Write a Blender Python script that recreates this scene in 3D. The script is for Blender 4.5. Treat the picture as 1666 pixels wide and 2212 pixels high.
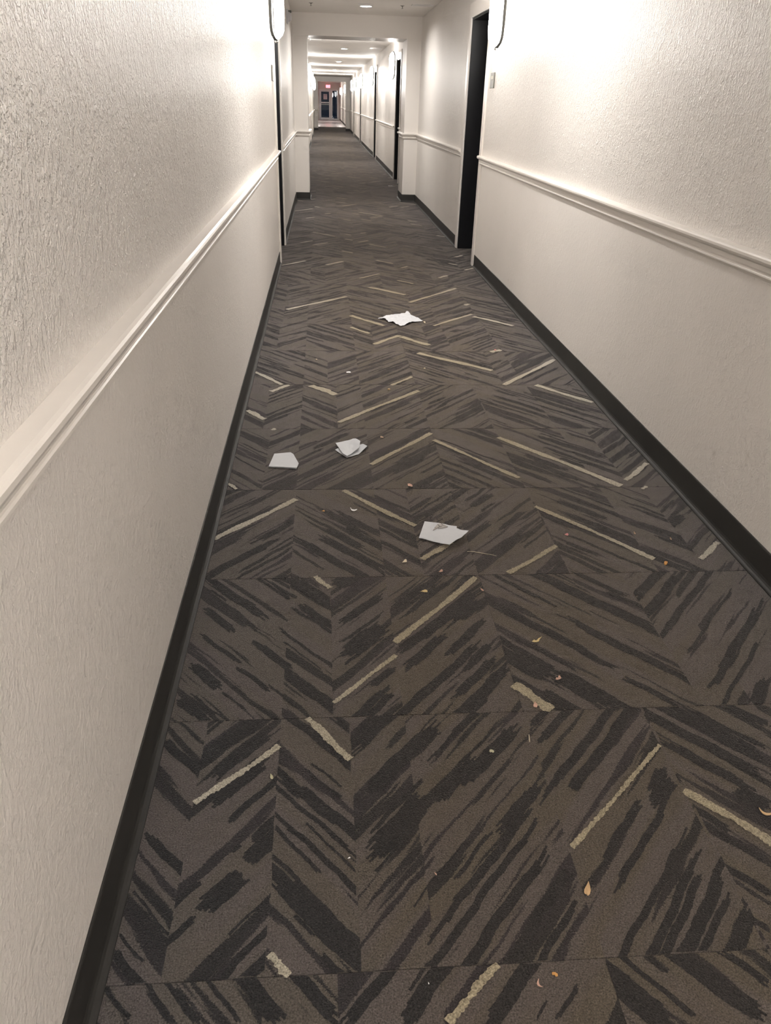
import bpy, bmesh, math, random
from mathutils import Vector, Matrix, noise

random.seed(7)
scene = bpy.context.scene
for ob in list(bpy.data.objects):
    bpy.data.objects.remove(ob, do_unlink=True)
COL = scene.collection

# ------------------------------------------------------------------ camera
# corridor axes: X to the right, Y down the corridor, Z up, metres
cam_data = bpy.data.cameras.new('camera')
cam = bpy.data.objects.new('camera', cam_data)
COL.objects.link(cam)
RT = Vector((0.996933, -0.073211, 0.027661))
UP = Vector((0.010328, 0.473423, 0.880774))
FW = Vector((0.077578, 0.877787, -0.472727))
m = Matrix.Identity(4)
for i in range(3):
    m[i][0], m[i][1], m[i][2] = RT[i], UP[i], -FW[i]
m[0][3], m[1][3], m[2][3] = 0.0, 0.0, 1.29977
cam.matrix_world = m
cam_data.sensor_fit = 'VERTICAL'
cam_data.sensor_height = 24.0
cam_data.lens = 24.0 * 1647.636 / 2212.0
cam_data.clip_start = 0.02
cam_data.clip_end = 300
scene.camera = cam

# ------------------------------------------------------------------ world, view, light levels
world = bpy.data.worlds.new('night')
scene.world = world
world.use_nodes = True
world.node_tree.nodes['Background'].inputs[0].default_value = (0.012, 0.02, 0.035, 1)
world.node_tree.nodes['Background'].inputs[1].default_value = 0.15
scene.view_settings.view_transform = 'Standard'
scene.view_settings.look = 'None'
scene.view_settings.exposure = 1.97
scene.view_settings.gamma = 1.0
scene.view_settings.use_curve_mapping = False
SCONCE_POWER = 21.0       # emission of the wall lamp shades
DOWN_POWER = 265.0         # emission of the recessed ceiling lights
LAMP_COLOR = (1.0, 0.965, 0.92)
try:
    scene.cycles.use_denoising = True
    scene.cycles.diffuse_bounces = 5
    scene.cycles.max_bounces = 8
    scene.cycles.adaptive_threshold = 0.05
    scene.cycles.adaptive_min_samples = 12
    scene.cycles.sample_clamp_indirect = 8.0
except Exception:
    pass

# ------------------------------------------------------------------ sizes
XL, XR = -0.392, 1.372          # wall faces
CEIL = 2.335
YB, YE = -5.0, 67.0             # back and far end
ARCH1 = (12.2, 12.85)
ARCH2 = (42.5, 43.1)
CARPET_END = 48.5
DOOR_H = 2.0
WALL_T = 0.32
RECESS = 0.25
ROW0, ROWH = 0.7696, 0.61       # carpet plank rows
COL0, COLW = -0.405, 0.2935     # carpet plank columns
DOORS_R = [(7.22, 8.13), (15.09, 16.0), (21.65, 22.56), (30.0, 30.95), (36.5, 37.45), (46.3, 47.2)]
DOORS_L = [(7.22, 8.13), (15.09, 16.0), (21.65, 22.56), (30.0, 30.95), (36.5, 37.45)]

# ------------------------------------------------------------------ helpers
def tag(o, label=None, cat=None, group=None, kind=None):
    if label: o['label'] = label
    if cat: o['category'] = cat
    if group: o['group'] = group
    if kind: o['kind'] = kind
    return o

def empty(name, loc=(0, 0, 0)):
    o = bpy.data.objects.new(name, None)
    o.empty_display_size = 0.1
    o.location = loc
    COL.objects.link(o)
    return o

class MB:
    """collects polygons; build() links them as one mesh object"""
    def __init__(self):
        self.v, self.f, self.mi, self.uv, self.sm = [], [], [], [], []
    def face(self, pts, mi=0, uv=None, smooth=False):
        b = len(self.v)
        self.v += [tuple(q) for q in pts]
        self.f.append(list(range(b, b + len(pts))))
        self.mi.append(mi); self.sm.append(smooth)
        self.uv += list(uv) if uv else [(0, 0)] * len(pts)
        return self
    def box(self, x0, x1, y0, y1, z0, z1, mi=0):
        p = [(x0,y0,z0),(x1,y0,z0),(x1,y1,z0),(x0,y1,z0),(x0,y0,z1),(x1,y0,z1),(x1,y1,z1),(x0,y1,z1)]
        for q in ((3,2,1,0),(4,5,6,7),(0,1,5,4),(1,2,6,5),(2,3,7,6),(3,0,4,7)):
            self.face([p[i] for i in q], mi)
        return self
    def grid(self, rows, mi=0, smooth=True, closed=False):
        """rows: list of equal-length point lists, shared vertices"""
        b = len(self.v); n = len(rows[0])
        for r in rows: self.v += [tuple(q) for q in r]
        for i in range(len(rows) - 1):
            for j in range(n if closed else n - 1):
                k = (j + 1) % n
                self.f.append([b+i*n+j, b+i*n+k, b+(i+1)*n+k, b+(i+1)*n+j])
                self.mi.append(mi); self.sm.append(smooth); self.uv += [(0,0)]*4
        return self
    def lathe(self, prof, cx, cy, seg=24, mi=0, smooth=True):
        rows = []
        for r, z in prof:
            rows.append([(cx + r*math.cos(2*math.pi*k/seg), cy + r*math.sin(2*math.pi*k/seg), z) for k in range(seg)])
        return self.grid(rows, mi, smooth, True)
    def tube(self, path, rad, seg=8, mi=0):
        rows = []
        for i, q in enumerate(path):
            q = Vector(q)
            d = Vector(path[min(i+1, len(path)-1)]) - Vector(path[max(i-1, 0)])
            d.normalize()
            a = d.cross(Vector((0.3, 0.8, 0.52))).normalized(); c = d.cross(a)
            r = rad[i] if isinstance(rad, (list, tuple)) else rad
            rows.append([q + a*r*math.cos(2*math.pi*k/seg) + c*r*math.sin(2*math.pi*k/seg) for k in range(seg)])
        self.grid(rows, mi, True, True)
        self.face(list(reversed(rows[0])), mi); self.face(rows[-1], mi)
        return self
    def build(self, name, mats, parent=None, bevel=0.0, loc=None):
        me = bpy.data.meshes.new(name)
        me.from_pydata(self.v, [], self.f)
        for mt in (mats if isinstance(mats, (list, tuple)) else [mats]):
            me.materials.append(mt)
        me.polygons.foreach_set('material_index', self.mi)
        me.polygons.foreach_set('use_smooth', self.sm)
        if any(u != (0, 0) for u in self.uv):
            l = me.uv_layers.new(name='stripe')
            flat = [c for u in self.uv for c in u]
            l.data.foreach_set('uv', flat)
        me.update()
        bm = bmesh.new(); bm.from_mesh(me)
        if bevel:
            bmesh.ops.remove_doubles(bm, verts=bm.verts, dist=1e-6)
            bmesh.ops.recalc_face_normals(bm, faces=bm.faces)
            bmesh.ops.bevel(bm, geom=list(bm.edges), offset=bevel, segments=2, affect='EDGES', profile=0.5)
        bm.to_mesh(me); bm.free()
        o = bpy.data.objects.new(name, me)
        if loc: o.location = loc
        COL.objects.link(o)
        if parent is not None: o.parent = parent
        return o

def copy_tree(o, parent=None):
    c = o.copy(); COL.objects.link(c); c.parent = parent
    for ch in list(o.children):
        copy_tree(ch, c)
    return c

# ------------------------------------------------------------------ materials
def new_mat(name):
    mt = bpy.data.materials.new(name); mt.use_nodes = True
    nt = mt.node_tree
    return mt, nt, nt.nodes['Principled BSDF']

def N(nt, typ, **kw):
    n = nt.nodes.new(typ)
    for k, v in kw.items():
        if k.startswith('i_'):
            key = k[2:]
            n.inputs[int(key) if key.isdigit() else key.replace('_', ' ')].default_value = v
        else:
            setattr(n, k, v)
    return n

def L(nt, a, ao, b, bi):
    nt.links.new(a.outputs[ao], b.inputs[bi])

def math_n(nt, op, a=None, b=None):
    n = nt.nodes.new('ShaderNodeMath'); n.operation = op
    for i, x in enumerate((a, b)):
        if x is None: continue
        if isinstance(x, (int, float)): n.inputs[i].default_value = x
        else: nt.links.new(x, n.inputs[i])
    return n.outputs[0]

def ramp(nt, src, stops):
    n = nt.nodes.new('ShaderNodeValToRGB')
    e = n.color_ramp.elements
    while len(e) < len(stops): e.new(0.5)
    for i, (pos, c) in enumerate(stops):
        e[i].position = pos
        e[i].color = (c, c, c, 1) if isinstance(c, (int, float)) else (*c, 1)
    nt.links.new(src, n.inputs[0])
    return n.outputs[0]

def mix_c(nt, fac, a, b):
    n = nt.nodes.new('ShaderNodeMix'); n.data_type = 'RGBA'
    for sock, x in ((n.inputs[0], fac), (n.inputs[6], a), (n.inputs[7], b)):
        if isinstance(x, (int, float)): sock.default_value = x
        elif isinstance(x, tuple): sock.default_value = (*x, 1)
        else: nt.links.new(x, sock)
    return n.outputs[2]

def noise_n(nt, vec, scale, detail=2.0, rough=0.5, dim='3D'):
    n = nt.nodes.new('ShaderNodeTexNoise'); n.noise_dimensions = dim
    n.inputs['Scale'].default_value = scale
    n.inputs['Detail'].default_value = detail
    n.inputs['Roughness'].default_value = rough
    if vec is not None: nt.links.new(vec, n.inputs['Vector'])
    return n.outputs['Fac']

def bump_to(nt, b, height, strength, dist):
    n = nt.nodes.new('ShaderNodeBump')
    if isinstance(strength, (int, float)): n.inputs['Strength'].default_value = strength
    else: nt.links.new(strength, n.inputs['Strength'])
    n.inputs['Distance'].default_value = dist
    nt.links.new(height, n.inputs['Height'])
    nt.links.new(n.outputs['Normal'], b.inputs['Normal'])

PAINT = (0.805, 0.762, 0.718)

def wall_material(name, textured):
    mt, nt, b = new_mat(name)
    pos = N(nt, 'ShaderNodeNewGeometry').outputs['Position']
    sep = N(nt, 'ShaderNodeSeparateXYZ'); nt.links.new(pos, sep.inputs[0])
    blotch = noise_n(nt, pos, 1.3, 3)
    col = mix_c(nt, ramp(nt, blotch, [(0.3, 0.0), (0.7, 1.0)]), tuple(c*0.96 for c in PAINT), tuple(min(1, c*1.03) for c in PAINT))
    # scuffs near the skirting: small grey rub marks
    sc = noise_n(nt, pos, 9.0, 4, 0.7)
    low = ramp(nt, math_n(nt, 'MULTIPLY', sep.outputs['Z'], 1.0), [(0.10, 1.0), (0.75, 0.0)])
    scf = math_n(nt, 'MULTIPLY', ramp(nt, sc, [(0.66, 0.0), (0.74, 0.35)]), low)
    col = mix_c(nt, scf, col, (0.36, 0.30, 0.24))
    nt.links.new(col, b.inputs['Base Color'])
    b.inputs['Roughness'].default_value = 0.33
    b.inputs['Specular IOR Level'].default_value = 0.5
    if textured:
        k = noise_n(nt, pos, 150, 2, 0.6)
        k2 = ramp(nt, k, [(0.47, 0.0), (0.60, 1.0)])
        mp = N(nt, 'ShaderNodeMapping'); mp.inputs['Scale'].default_value = (1, 1, 0.55)
        nt.links.new(pos, mp.inputs[0])
        k3 = noise_n(nt, mp.outputs[0], 68, 2, 0.6)
        k3 = ramp(nt, k3, [(0.50, 0.0), (0.62, 1.0)])
        h = math_n(nt, 'ADD', math_n(nt, 'MULTIPLY', k2, 0.45), math_n(nt, 'MULTIPLY', k3, 0.7))
        mr = N(nt, 'ShaderNodeMapRange'); nt.links.new(sep.outputs['Z'], mr.inputs[0])
        mr.inputs[1].default_value = 0.84; mr.inputs[2].default_value = 0.99
        mr.inputs[3].default_value = 0.30; mr.inputs[4].default_value = 1.0
        bump_to(nt, b, h, mr.outputs[0], 0.0034)
    else:
        h = noise_n(nt, pos, 140, 3)
        bump_to(nt, b, h, 0.12, 0.001)
    return mt

M = {}
M['wall'] = wall_material('textured_wall_paint', True)
M['smooth'] = wall_material('smooth_wall_paint', False)

def simple(name, col, rough=0.5, metal=0.0, spec=0.5, bump=None, vary=0.0, vscale=30):
    mt, nt, b = new_mat(name)
    pos = N(nt, 'ShaderNodeTexCoord').outputs['Object']
    n = noise_n(nt, pos, vscale, 3)
    a = tuple(max(0, c*(1-vary)) for c in col); d = tuple(min(1, c*(1+vary)) for c in col)
    nt.links.new(mix_c(nt, n, a, d), b.inputs['Base Color'])
    b.inputs['Roughness'].default_value = rough
    b.inputs['Metallic'].default_value = metal
    b.inputs['Specular IOR Level'].default_value = spec
    if bump: bump_to(nt, b, noise_n(nt, pos, bump[0], 3), bump[1], bump[2])
    return mt

M['trim'] = simple('semi_gloss_trim_paint', (0.81, 0.765, 0.715), 0.28, spec=0.5, bump=(60, 0.06, 0.001), vary=0.03)
M['ceiling'] = simple('ceiling_paint', (0.82, 0.785, 0.745), 0.7, spec=0.3, bump=(220, 0.35, 0.0012), vary=0.04, vscale=3)
M['rubber'] = simple('dark_rubber_base', (0.036, 0.034, 0.031), 0.55, spec=0.35, bump=(14, 0.05, 0.003), vary=0.25, vscale=5)
M['black'] = simple('black_door_paint', (0.006, 0.006, 0.0075), 0.35, spec=0.4, vary=0.2)
M['jamb'] = simple('black_jamb_paint', (0.008, 0.008, 0.010), 0.4, spec=0.4, vary=0.2)
M['nickel'] = simple('brushed_nickel', (0.30, 0.29, 0.27), 0.35, metal=0.9, vary=0.1, vscale=80)
M['strap'] = simple('dark_nickel_strap', (0.05, 0.05, 0.045), 0.45, metal=0.5, vary=0.1)
M['white_metal'] = simple('white_painted_metal', (0.68, 0.66, 0.64), 0.4, vary=0.03)
M['alu'] = simple('white_aluminium_frame', (0.86, 0.86, 0.87), 0.35, vary=0.03)
M['plastic'] = simple('off_white_plastic', (0.55, 0.53, 0.54), 0.4, vary=0.04)
M['slot'] = simple('dark_gap', (0.03, 0.028, 0.026), 0.9, vary=0.1)
M['plaque'] = simple('grey_sign_plate', (0.12, 0.115, 0.095), 0.35, vary=0.1)
M['ink'] = simple('light_sign_ink', (0.62, 0.60, 0.52), 0.5, vary=0.05)
M['subfloor'] = simple('subfloor_adhesive', (0.012, 0.011, 0.010), 0.9, vary=0.2)
M['paper'] = simple('white_paper_napkin', (0.60, 0.61, 0.63), 0.85, spec=0.2, bump=(160, 0.25, 0.0012), vary=0.02, vscale=120)
M['print'] = simple('faded_grey_print', (0.42, 0.39, 0.365), 0.85, spec=0.2, vary=0.05, vscale=200)
M['notice'] = simple('printed_notice_paper', (0.75, 0.72, 0.74), 0.7, vary=0.02)
M['notice_ink'] = simple('notice_ink', (0.35, 0.22, 0.26), 0.7, vary=0.1)

def emission(name, col, power):
    mt = bpy.data.materials.new(name); mt.use_nodes = True
    nt = mt.node_tree; nt.nodes.clear()
    e = nt.nodes.new('ShaderNodeEmission'); o = nt.nodes.new('ShaderNodeOutputMaterial')
    e.inputs[0].default_value = (*col, 1); e.inputs[1].default_value = power
    nt.links.new(e.outputs[0], o.inputs[0])
    return mt
M['shade'] = emission('lit_lamp_shade', LAMP_COLOR, SCONCE_POWER)
M['down'] = emission('lit_downlight_lens', (1.0, 0.97, 0.93), DOWN_POWER)
M['exit'] = emission('lit_exit_letters', (1.0, 0.05, 0.06), 5.0)
M['exit_face'] = emission('lit_exit_face', (1.0, 0.10, 0.12), 1.6)

mt, nt, b = new_mat('door_glass')
b.inputs['Base Color'].default_value = (0.55, 0.65, 0.75, 1)
b.inputs['Roughness'].default_value = 0.0
b.inputs['Transmission Weight'].default_value = 1.0
b.inputs['IOR'].default_value = 1.5
M['glass'] = mt

def carpet_material(name, mode, thr=0.510):
    mt, nt, b = new_mat(name)
    pos = N(nt, 'ShaderNodeNewGeometry').outputs['Position']
    sep = N(nt, 'ShaderNodeSeparateXYZ'); nt.links.new(pos, sep.inputs[0])
    # traffic soil: browner down the middle of the walkway, greyer along the walls
    dx = math_n(nt, 'ABSOLUTE', math_n(nt, 'SUBTRACT', sep.outputs['X'], 0.52))
    soil_n = noise_n(nt, pos, 2.2, 3)
    dxs = math_n(nt, 'ADD', dx, math_n(nt, 'MULTIPLY', math_n(nt, 'SUBTRACT', soil_n, 0.5), 0.45))
    edge = ramp(nt, dxs, [(0.30, 0.0), (0.78, 1.0)])
    tuft = noise_n(nt, pos, 340, 2, 0.6)
    vor = N(nt, 'ShaderNodeTexVoronoi'); vor.inputs['Scale'].default_value = 330
    nt.links.new(pos, vor.inputs['Vector'])
    if mode == 'pattern':
        uv = N(nt, 'ShaderNodeUVMap', uv_map='stripe').outputs[0]
        su = N(nt, 'ShaderNodeSeparateXYZ'); nt.links.new(uv, su.inputs[0])
        jit = math_n(nt, 'MULTIPLY', math_n(nt, 'SUBTRACT', noise_n(nt, pos, 300, 1), 0.5), 0.010)
        wav = math_n(nt, 'MULTIPLY', math_n(nt, 'SUBTRACT', noise_n(nt, pos, 9, 2), 0.5), 0.016)
        v = math_n(nt, 'ADD', math_n(nt, 'ADD', su.outputs['Y'], jit), wav)
        u = su.outputs['X']
        def streak(fu, fv, off, detail=1.0):
            c = N(nt, 'ShaderNodeCombineXYZ')
            nt.links.new(math_n(nt, 'ADD', math_n(nt, 'MULTIPLY', u, fu), off), c.inputs[0])
            nt.links.new(math_n(nt, 'MULTIPLY', v, fv), c.inputs[1])
            return noise_n(nt, c.outputs[0], 1.0, detail, 0.5, '2D')
        s1 = streak(1.1, 22, 0.0, 1.0)
        s2 = streak(4.0, 85, 31.0, 1.0)
        s3 = streak(1.3, 11, 57.0, 0.0)
        s = math_n(nt, 'ADD', math_n(nt, 'MULTIPLY', s1, 0.72), math_n(nt, 'MULTIPLY', s2, 0.28))
        s = math_n(nt, 'ADD', s, math_n(nt, 'MULTIPLY', math_n(nt, 'SUBTRACT', s3, 0.5), 0.20))
        dark = ramp(nt, s, [(thr, 0.0), (thr + 0.018, 1.0)])
        tone = ramp(nt, streak(1.6, 16, 91.0), [(0.40, 0.0), (0.60, 1.0)])
        base_c = mix_c(nt, tone, (0.0916, 0.0752, 0.0578), (0.0959, 0.0796, 0.0698))
        base_e = mix_c(nt, tone, (0.1046, 0.0937, 0.0850), (0.1079, 0.0948, 0.0916))
        base = mix_c(nt, edge, base_c, base_e)
        dk_c = mix_c(nt, tone, (0.0327, 0.0289, 0.0262), (0.0403, 0.0332, 0.0332))
        dk_e = mix_c(nt, tone, (0.0316, 0.0311, 0.0327), (0.0392, 0.0365, 0.0403))
        dk = mix_c(nt, edge, dk_c, dk_e)
        col = mix_c(nt, dark, base, dk)
    elif mode == 'dark':
        dk = mix_c(nt, edge, (0.0327, 0.0289, 0.0273), (0.0311, 0.0311, 0.0332))
        col = dk
    elif mode == 'light':
        col = mix_c(nt, edge, (0.0832, 0.0668, 0.0491), (0.0950, 0.0816, 0.0727))
    else:
        col = mix_c(nt, edge, (0.300, 0.255, 0.175), (0.410, 0.380, 0.315))
    shade = ramp(nt, tuft, [(0.28, 0.50), (0.72, 1.5)])
    mul = nt.nodes.new('ShaderNodeMix'); mul.data_type = 'RGBA'; mul.blend_type = 'MULTIPLY'
    mul.inputs[0].default_value = 1.0
    nt.links.new(col, mul.inputs[6]); nt.links.new(shade, mul.inputs[7])
    nt.links.new(mul.outputs[2], b.inputs['Base Color'])
    b.inputs['Roughness'].default_value = 0.95
    b.inputs['Specular IOR Level'].default_value = 0.12
    b.inputs['Sheen Weight'].default_value = 0.36
    b.inputs['Sheen Roughness'].default_value = 0.45
    b.inputs['Sheen Tint'].default_value = (0.62, 0.56, 0.52, 1)
    h = math_n(nt, 'ADD', math_n(nt, 'MULTIPLY', tuft, 0.6), math_n(nt, 'MULTIPLY', vor.outputs['Distance'], -0.5))
    bump_to(nt, b, h, 0.75, 0.004)
    return mt
M['carpet'] = carpet_material('striped_carpet', 'pattern')
M['carpet_open'] = carpet_material('open_striped_carpet', 'pattern', 0.562)
M['gold'] = carpet_material('gold_yarn', 'gold')
M['dark_yarn'] = carpet_material('charcoal_yarn', 'dark')

mt, nt, b = new_mat('glossy_wood_look_tile')
pos = N(nt, 'ShaderNodeNewGeometry').outputs['Position']
nz = noise_n(nt, pos, 4, 3)
nt.links.new(mix_c(nt, nz, (0.34, 0.29, 0.29), (0.50, 0.45, 0.45)), b.inputs['Base Color'])
b.inputs['Roughness'].default_value = 0.22
M['tile'] = mt
M['grout'] = simple('tile_grout', (0.20, 0.18, 0.17), 0.9, vary=0.1)

# ------------------------------------------------------------------ walls
def wall(name, xin, sgn, doors, label):
    """sgn: +1 for the right wall (body extends to +X)"""
    mb = MB()
    xo = xin + sgn * WALL_T
    a, c = min(xin, xo), max(xin, xo)
    y = YB
    for (d0, d1) in doors:
        mb.box(a, c, y, d0, -0.03, 2.6)
        mb.box(a, c, d0, d1, DOOR_H, 2.6)
        y = d1
    mb.box(a, c, y, YE, -0.03, 2.6)
    return tag(mb.build(name, M['wall']), label, 'wall', kind='structure')
wall('wall_left', XL, -1, DOORS_L, 'beige textured corridor wall on the left side')
wall('wall_right', XR, 1, DOORS_R, 'beige textured corridor wall on the right side')
tag(MB().box(XL-WALL_T, XR+WALL_T, YB-0.1, YB, -0.03, 2.6).build('wall_back', M['wall']), 'beige corridor wall behind the camera', 'wall', kind='structure')

# far end wall with the opening of the glass entrance
GX0, GX1, GZ = -0.231, 1.26, 2.05
mb = MB()
mb.box(XL-WALL_T, GX0, YE, YE+0.15, -0.03, 2.6)
mb.box(GX1, XR+WALL_T, YE, YE+0.15, -0.03, 2.6)
mb.box(GX0, GX1, YE, YE+0.15, GZ, 2.6)
tag(mb.build('wall_far_end', M['wall']), 'beige end wall around the glass exit door', 'wall', kind='structure')

# ceiling, a little higher in the far lobby
mb = MB()
mb.box(XL-WALL_T, XR+WALL_T, YB-0.1, ARCH2[1], CEIL, CEIL+0.1)
tag(mb.build('ceiling', M['ceiling']), 'flat off-white corridor ceiling', 'ceiling', kind='structure')
mb = MB().box(XL-WALL_T, XR+WALL_T, ARCH2[1], YE+0.15, 2.52, 2.62)
tag(mb.build('ceiling_lobby', M['ceiling']), 'off-white ceiling of the far lobby before the exit', 'ceiling', kind='structure')

# ------------------------------------------------------------------ floor: carpet planks
floor = MB().box(XL-WALL_T, XR+WALL_T, YB-0.1, CARPET_END, -0.06, -0.007).build('floor', M['subfloor'])
tag(floor, 'corridor floor laid with dark chevron striped carpet planks', 'floor', kind='structure')

TH = math.radians(48)
CT, ST = math.cos(TH), math.sin(TH)
def stripe_uv(x, y, xf, d, ou, ov):
    # d=+1: stripes run '/', d=-1: stripes run '\'
    x = x - xf
    return (d*x*CT + y*ST + ou + (0.45 if d > 0 else 0.0), -d*x*ST + y*CT + ov)

# per row (row 0 starts at ROW0): fold positions across the corridor with the direction left of each fold
# ('V' valley: '\' on its left and '/' on its right, 'P' peak: '/' left and '\' right)
ROWS = {
 -1: [('V', .011), ('P', .475), ('V', .93)],
 0: [('V', -.283), ('P', -.1115), ('V', .051), ('P', .7755)],
 1: [('V', .011), ('P', .475), ('V', .933)],
 2: [('P', -.1115), ('V', .303), ('P', .7755), ('V', 1.229)],
 3: [('V', -.241), ('P', .475), ('V', 1.192)],
 4: [('V', -.278), ('P', -.1115), ('V', .057), ('P', .7755)],
 5: [('V', .016), ('P', .475), ('V', .945)],
 6: [('V', -.283), ('P', -.1115), ('V', .302), ('P', .475), ('V', .64), ('P', 1.069)],
 7: [('V', -.275), ('P', .182), ('V', .617), ('P', 1.069)],
 8: [('V', -.283), ('P', .182), ('V', .634), ('P', 1.069)],
}
def seam(j): return COL0 + COLW * j
def row_folds(r):
    if r in ROWS: return ROWS[r]
    rnd = random.Random(r * 131 + 5)
    out = []; j = 0; t = rnd.choice('VP')
    x = COL0
    while True:
        if t == 'V':
            k = rnd.choice((0, 0, 1, 1, 2)) + j
            xf = seam(k) + rnd.uniform(.12, .17); j = k + 1
        else:
            k = rnd.choice((1, 1, 2, 2)) + j - (1 if out else 0)
            k = max(k, 1); xf = seam(k); j = k
        if xf > seam(6) - .05: break
        if xf > x + .05:
            out.append((t, xf)); x = xf; t = 'P' if t == 'V' else 'V'
        else:
            j += 1
    return out if out else [('V', .3)]

def cells(folds, xa, xb):
    """split [xa, xb] at the folds -> list of (x0, x1, direction, fold x)"""
    edges = [xf for _, xf in folds]
    dirs = [(-1 if folds[0][0] == 'V' else 1)]
    for t, _ in folds: dirs.append(1 if t == 'V' else -1)
    bounds = [-9] + edges + [9]
    out = []
    for i in range(len(dirs)):
        a, c = max(xa, bounds[i]), min(xb, bounds[i+1])
        if c - a > 0.004:
            near = edges[min(i, len(edges)-1)] if i == 0 else edges[i-1]
            for e in edges:
                if abs(e - a) < 1e-6 or abs(e - c) < 1e-6:
                    if xa + .01 < e < xb - .01: near = e
            out.append((a, c, dirs[i], near))
    return out

GOLD = [[-0.1116, 1.2919, -0.2797, 1.1384, 0.0178], [-0.0511, 1.3784, 0.0489, 1.2441, 0.0229], [0.769, 1.2544, 0.4822, 0.9912, 0.0122], [0.7702, 1.1226, 0.9024, 0.9759, 0.0261], [0.2856, 0.7682, 0.186, 0.6803, 0.016], [-0.1072, 0.8082, -0.0701, 0.7696, 0.0178], [0.4648, 1.9741, 0.1845, 1.658, 0.0233], [0.1824, 1.6046, 0.0124, 1.4282, 0.0152], [-0.0375, 1.9949, 0.0091, 1.9295, 0.0208], [0.4717, 1.4767, 0.5471, 1.3807, 0.0352], [0.7723, 2.1576, 0.5728, 1.9947, 0.021], [1.3424, 2.1671, 1.2322, 2.0618, 0.024], [0.7719, 2.4447, 1.0762, 2.0662, 0.0254], [0.4738, 3.0732, 0.7665, 2.6851, 0.0244], [0.7686, 3.1026, 1.1569, 2.6078, 0.0349], [1.3432, 2.8186, 1.1915, 2.6571, 0.0272], [1.2558, 2.602, 1.2299, 2.578, 0.0154], [0.4716, 3.1529, 0.1846, 2.82, 0.0259], [-0.1099, 2.518, -0.3746, 2.2307, 0.0297], [0.0642, 2.5872, 0.3091, 2.3056, 0.0278], [0.4192, 2.1915, 0.3095, 2.0854, 0.0276], [-0.3725, 2.6542, -0.3346, 2.6061, 0.0192], [-0.3675, 3.4379, -0.2777, 3.3244, 0.0368], [-0.2406, 3.1949, -0.2207, 3.2058, 0.0247], [-0.3749, 4.0187, -0.2195, 3.8138, 0.0297], [-0.1835, 3.8067, -0.2725, 3.7062, 0.0299], [-0.0691, 3.8003, 0.0552, 3.6595, 0.0517], [0.4791, 3.7247, 0.0598, 3.283, 0.0286], [0.469, 3.9492, 0.3469, 3.8035, 0.0218], [0.9479, 3.8156, 1.3434, 4.2745, 0.031], [1.1155, 3.8169, 1.3399, 3.5487, 0.0366], [0.5506, 4.3893, 0.9293, 4.0597, 0.0455], [0.298, 4.5686, 0.4749, 4.7718, 0.0377], [0.4808, 4.7395, 0.6376, 4.5566, 0.0458], [0.173, 4.9647, 0.2858, 4.8101, 0.0283], [0.1832, 5.2707, 0.3915, 5.007, 0.0408], [-0.2601, 5.4242, 0.1674, 5.8493, 0.0412], [-0.0834, 6.2113, 0.1783, 6.5156, 0.0349], [0.3609, 6.1858, 0.6257, 5.936, 0.0517], [0.6316, 5.6757, 1.0582, 6.1918, 0.0345], [0.7259, 5.018, 1.0383, 5.3436, 0.0294], [1.04, 5.2779, 1.2684, 5.036, 0.0419], [1.0377, 6.7083, 1.3299, 6.4959, 0.053], [1.0324, 5.6067, 1.0713, 5.6521, 0.0382], [0.9947, 4.4173, 1.0642, 4.4671, 0.0405], [-0.3705, 6.4061, -0.2658, 6.305, 0.037], [0.297, 7.0707, 0.4711, 7.1951, 0.0436], [0.4724, 7.3559, 0.6078, 7.2059, 0.0417], [-0.1372, 7.6429, 0.0555, 7.4154, 0.0393], [0.5844, 6.7569, 0.6347, 6.7806, 0.0529]]

def strip_poly(mb, pts, w, mi, z, rnd, taper=False):
    """a band of yarn with ragged edges lying along a stripe"""
    pts = [Vector(q) for q in pts]
    seg = [(pts[i+1] - pts[i]).length for i in range(len(pts) - 1)]
    ln = sum(seg)
    if ln < 1e-4: return
    k = min(90, max(3, int(ln / 0.0036)))
    ph = pts[0].x * 40
    top, bot = [], []
    for i in range(k + 1):
        t = i / k; s = t * ln; q = 0
        while q < len(seg) - 1 and s > seg[q]: s -= seg[q]; q += 1
        d = (pts[q+1] - pts[q]).normalized(); n = Vector((-d.y, d.x))
        c = pts[q] + d * s
        ww = w * 0.5 * (1 + 0.16 * math.sin(t * 9 + ph) + 0.10 * math.sin(t * 23 + ph * 2))
        if taper: ww *= max(0.10, min(1, min(t, 1 - t) * 6 + .25))
        off = 0.10 * w * math.sin(t * 6 + ph * 3)
        top.append(c + n * (ww + off + rnd.uniform(-.0019, .0019)) + d * rnd.uniform(-.001, .001))
        bot.append(c - n * (ww - off + rnd.uniform(-.0019, .0019)) + d * rnd.uniform(-.001, .001))
    for i in range(k):
        mb.face([(q.x, q.y, z) for q in (bot[i], bot[i+1], top[i+1], top[i])], mi)

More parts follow.
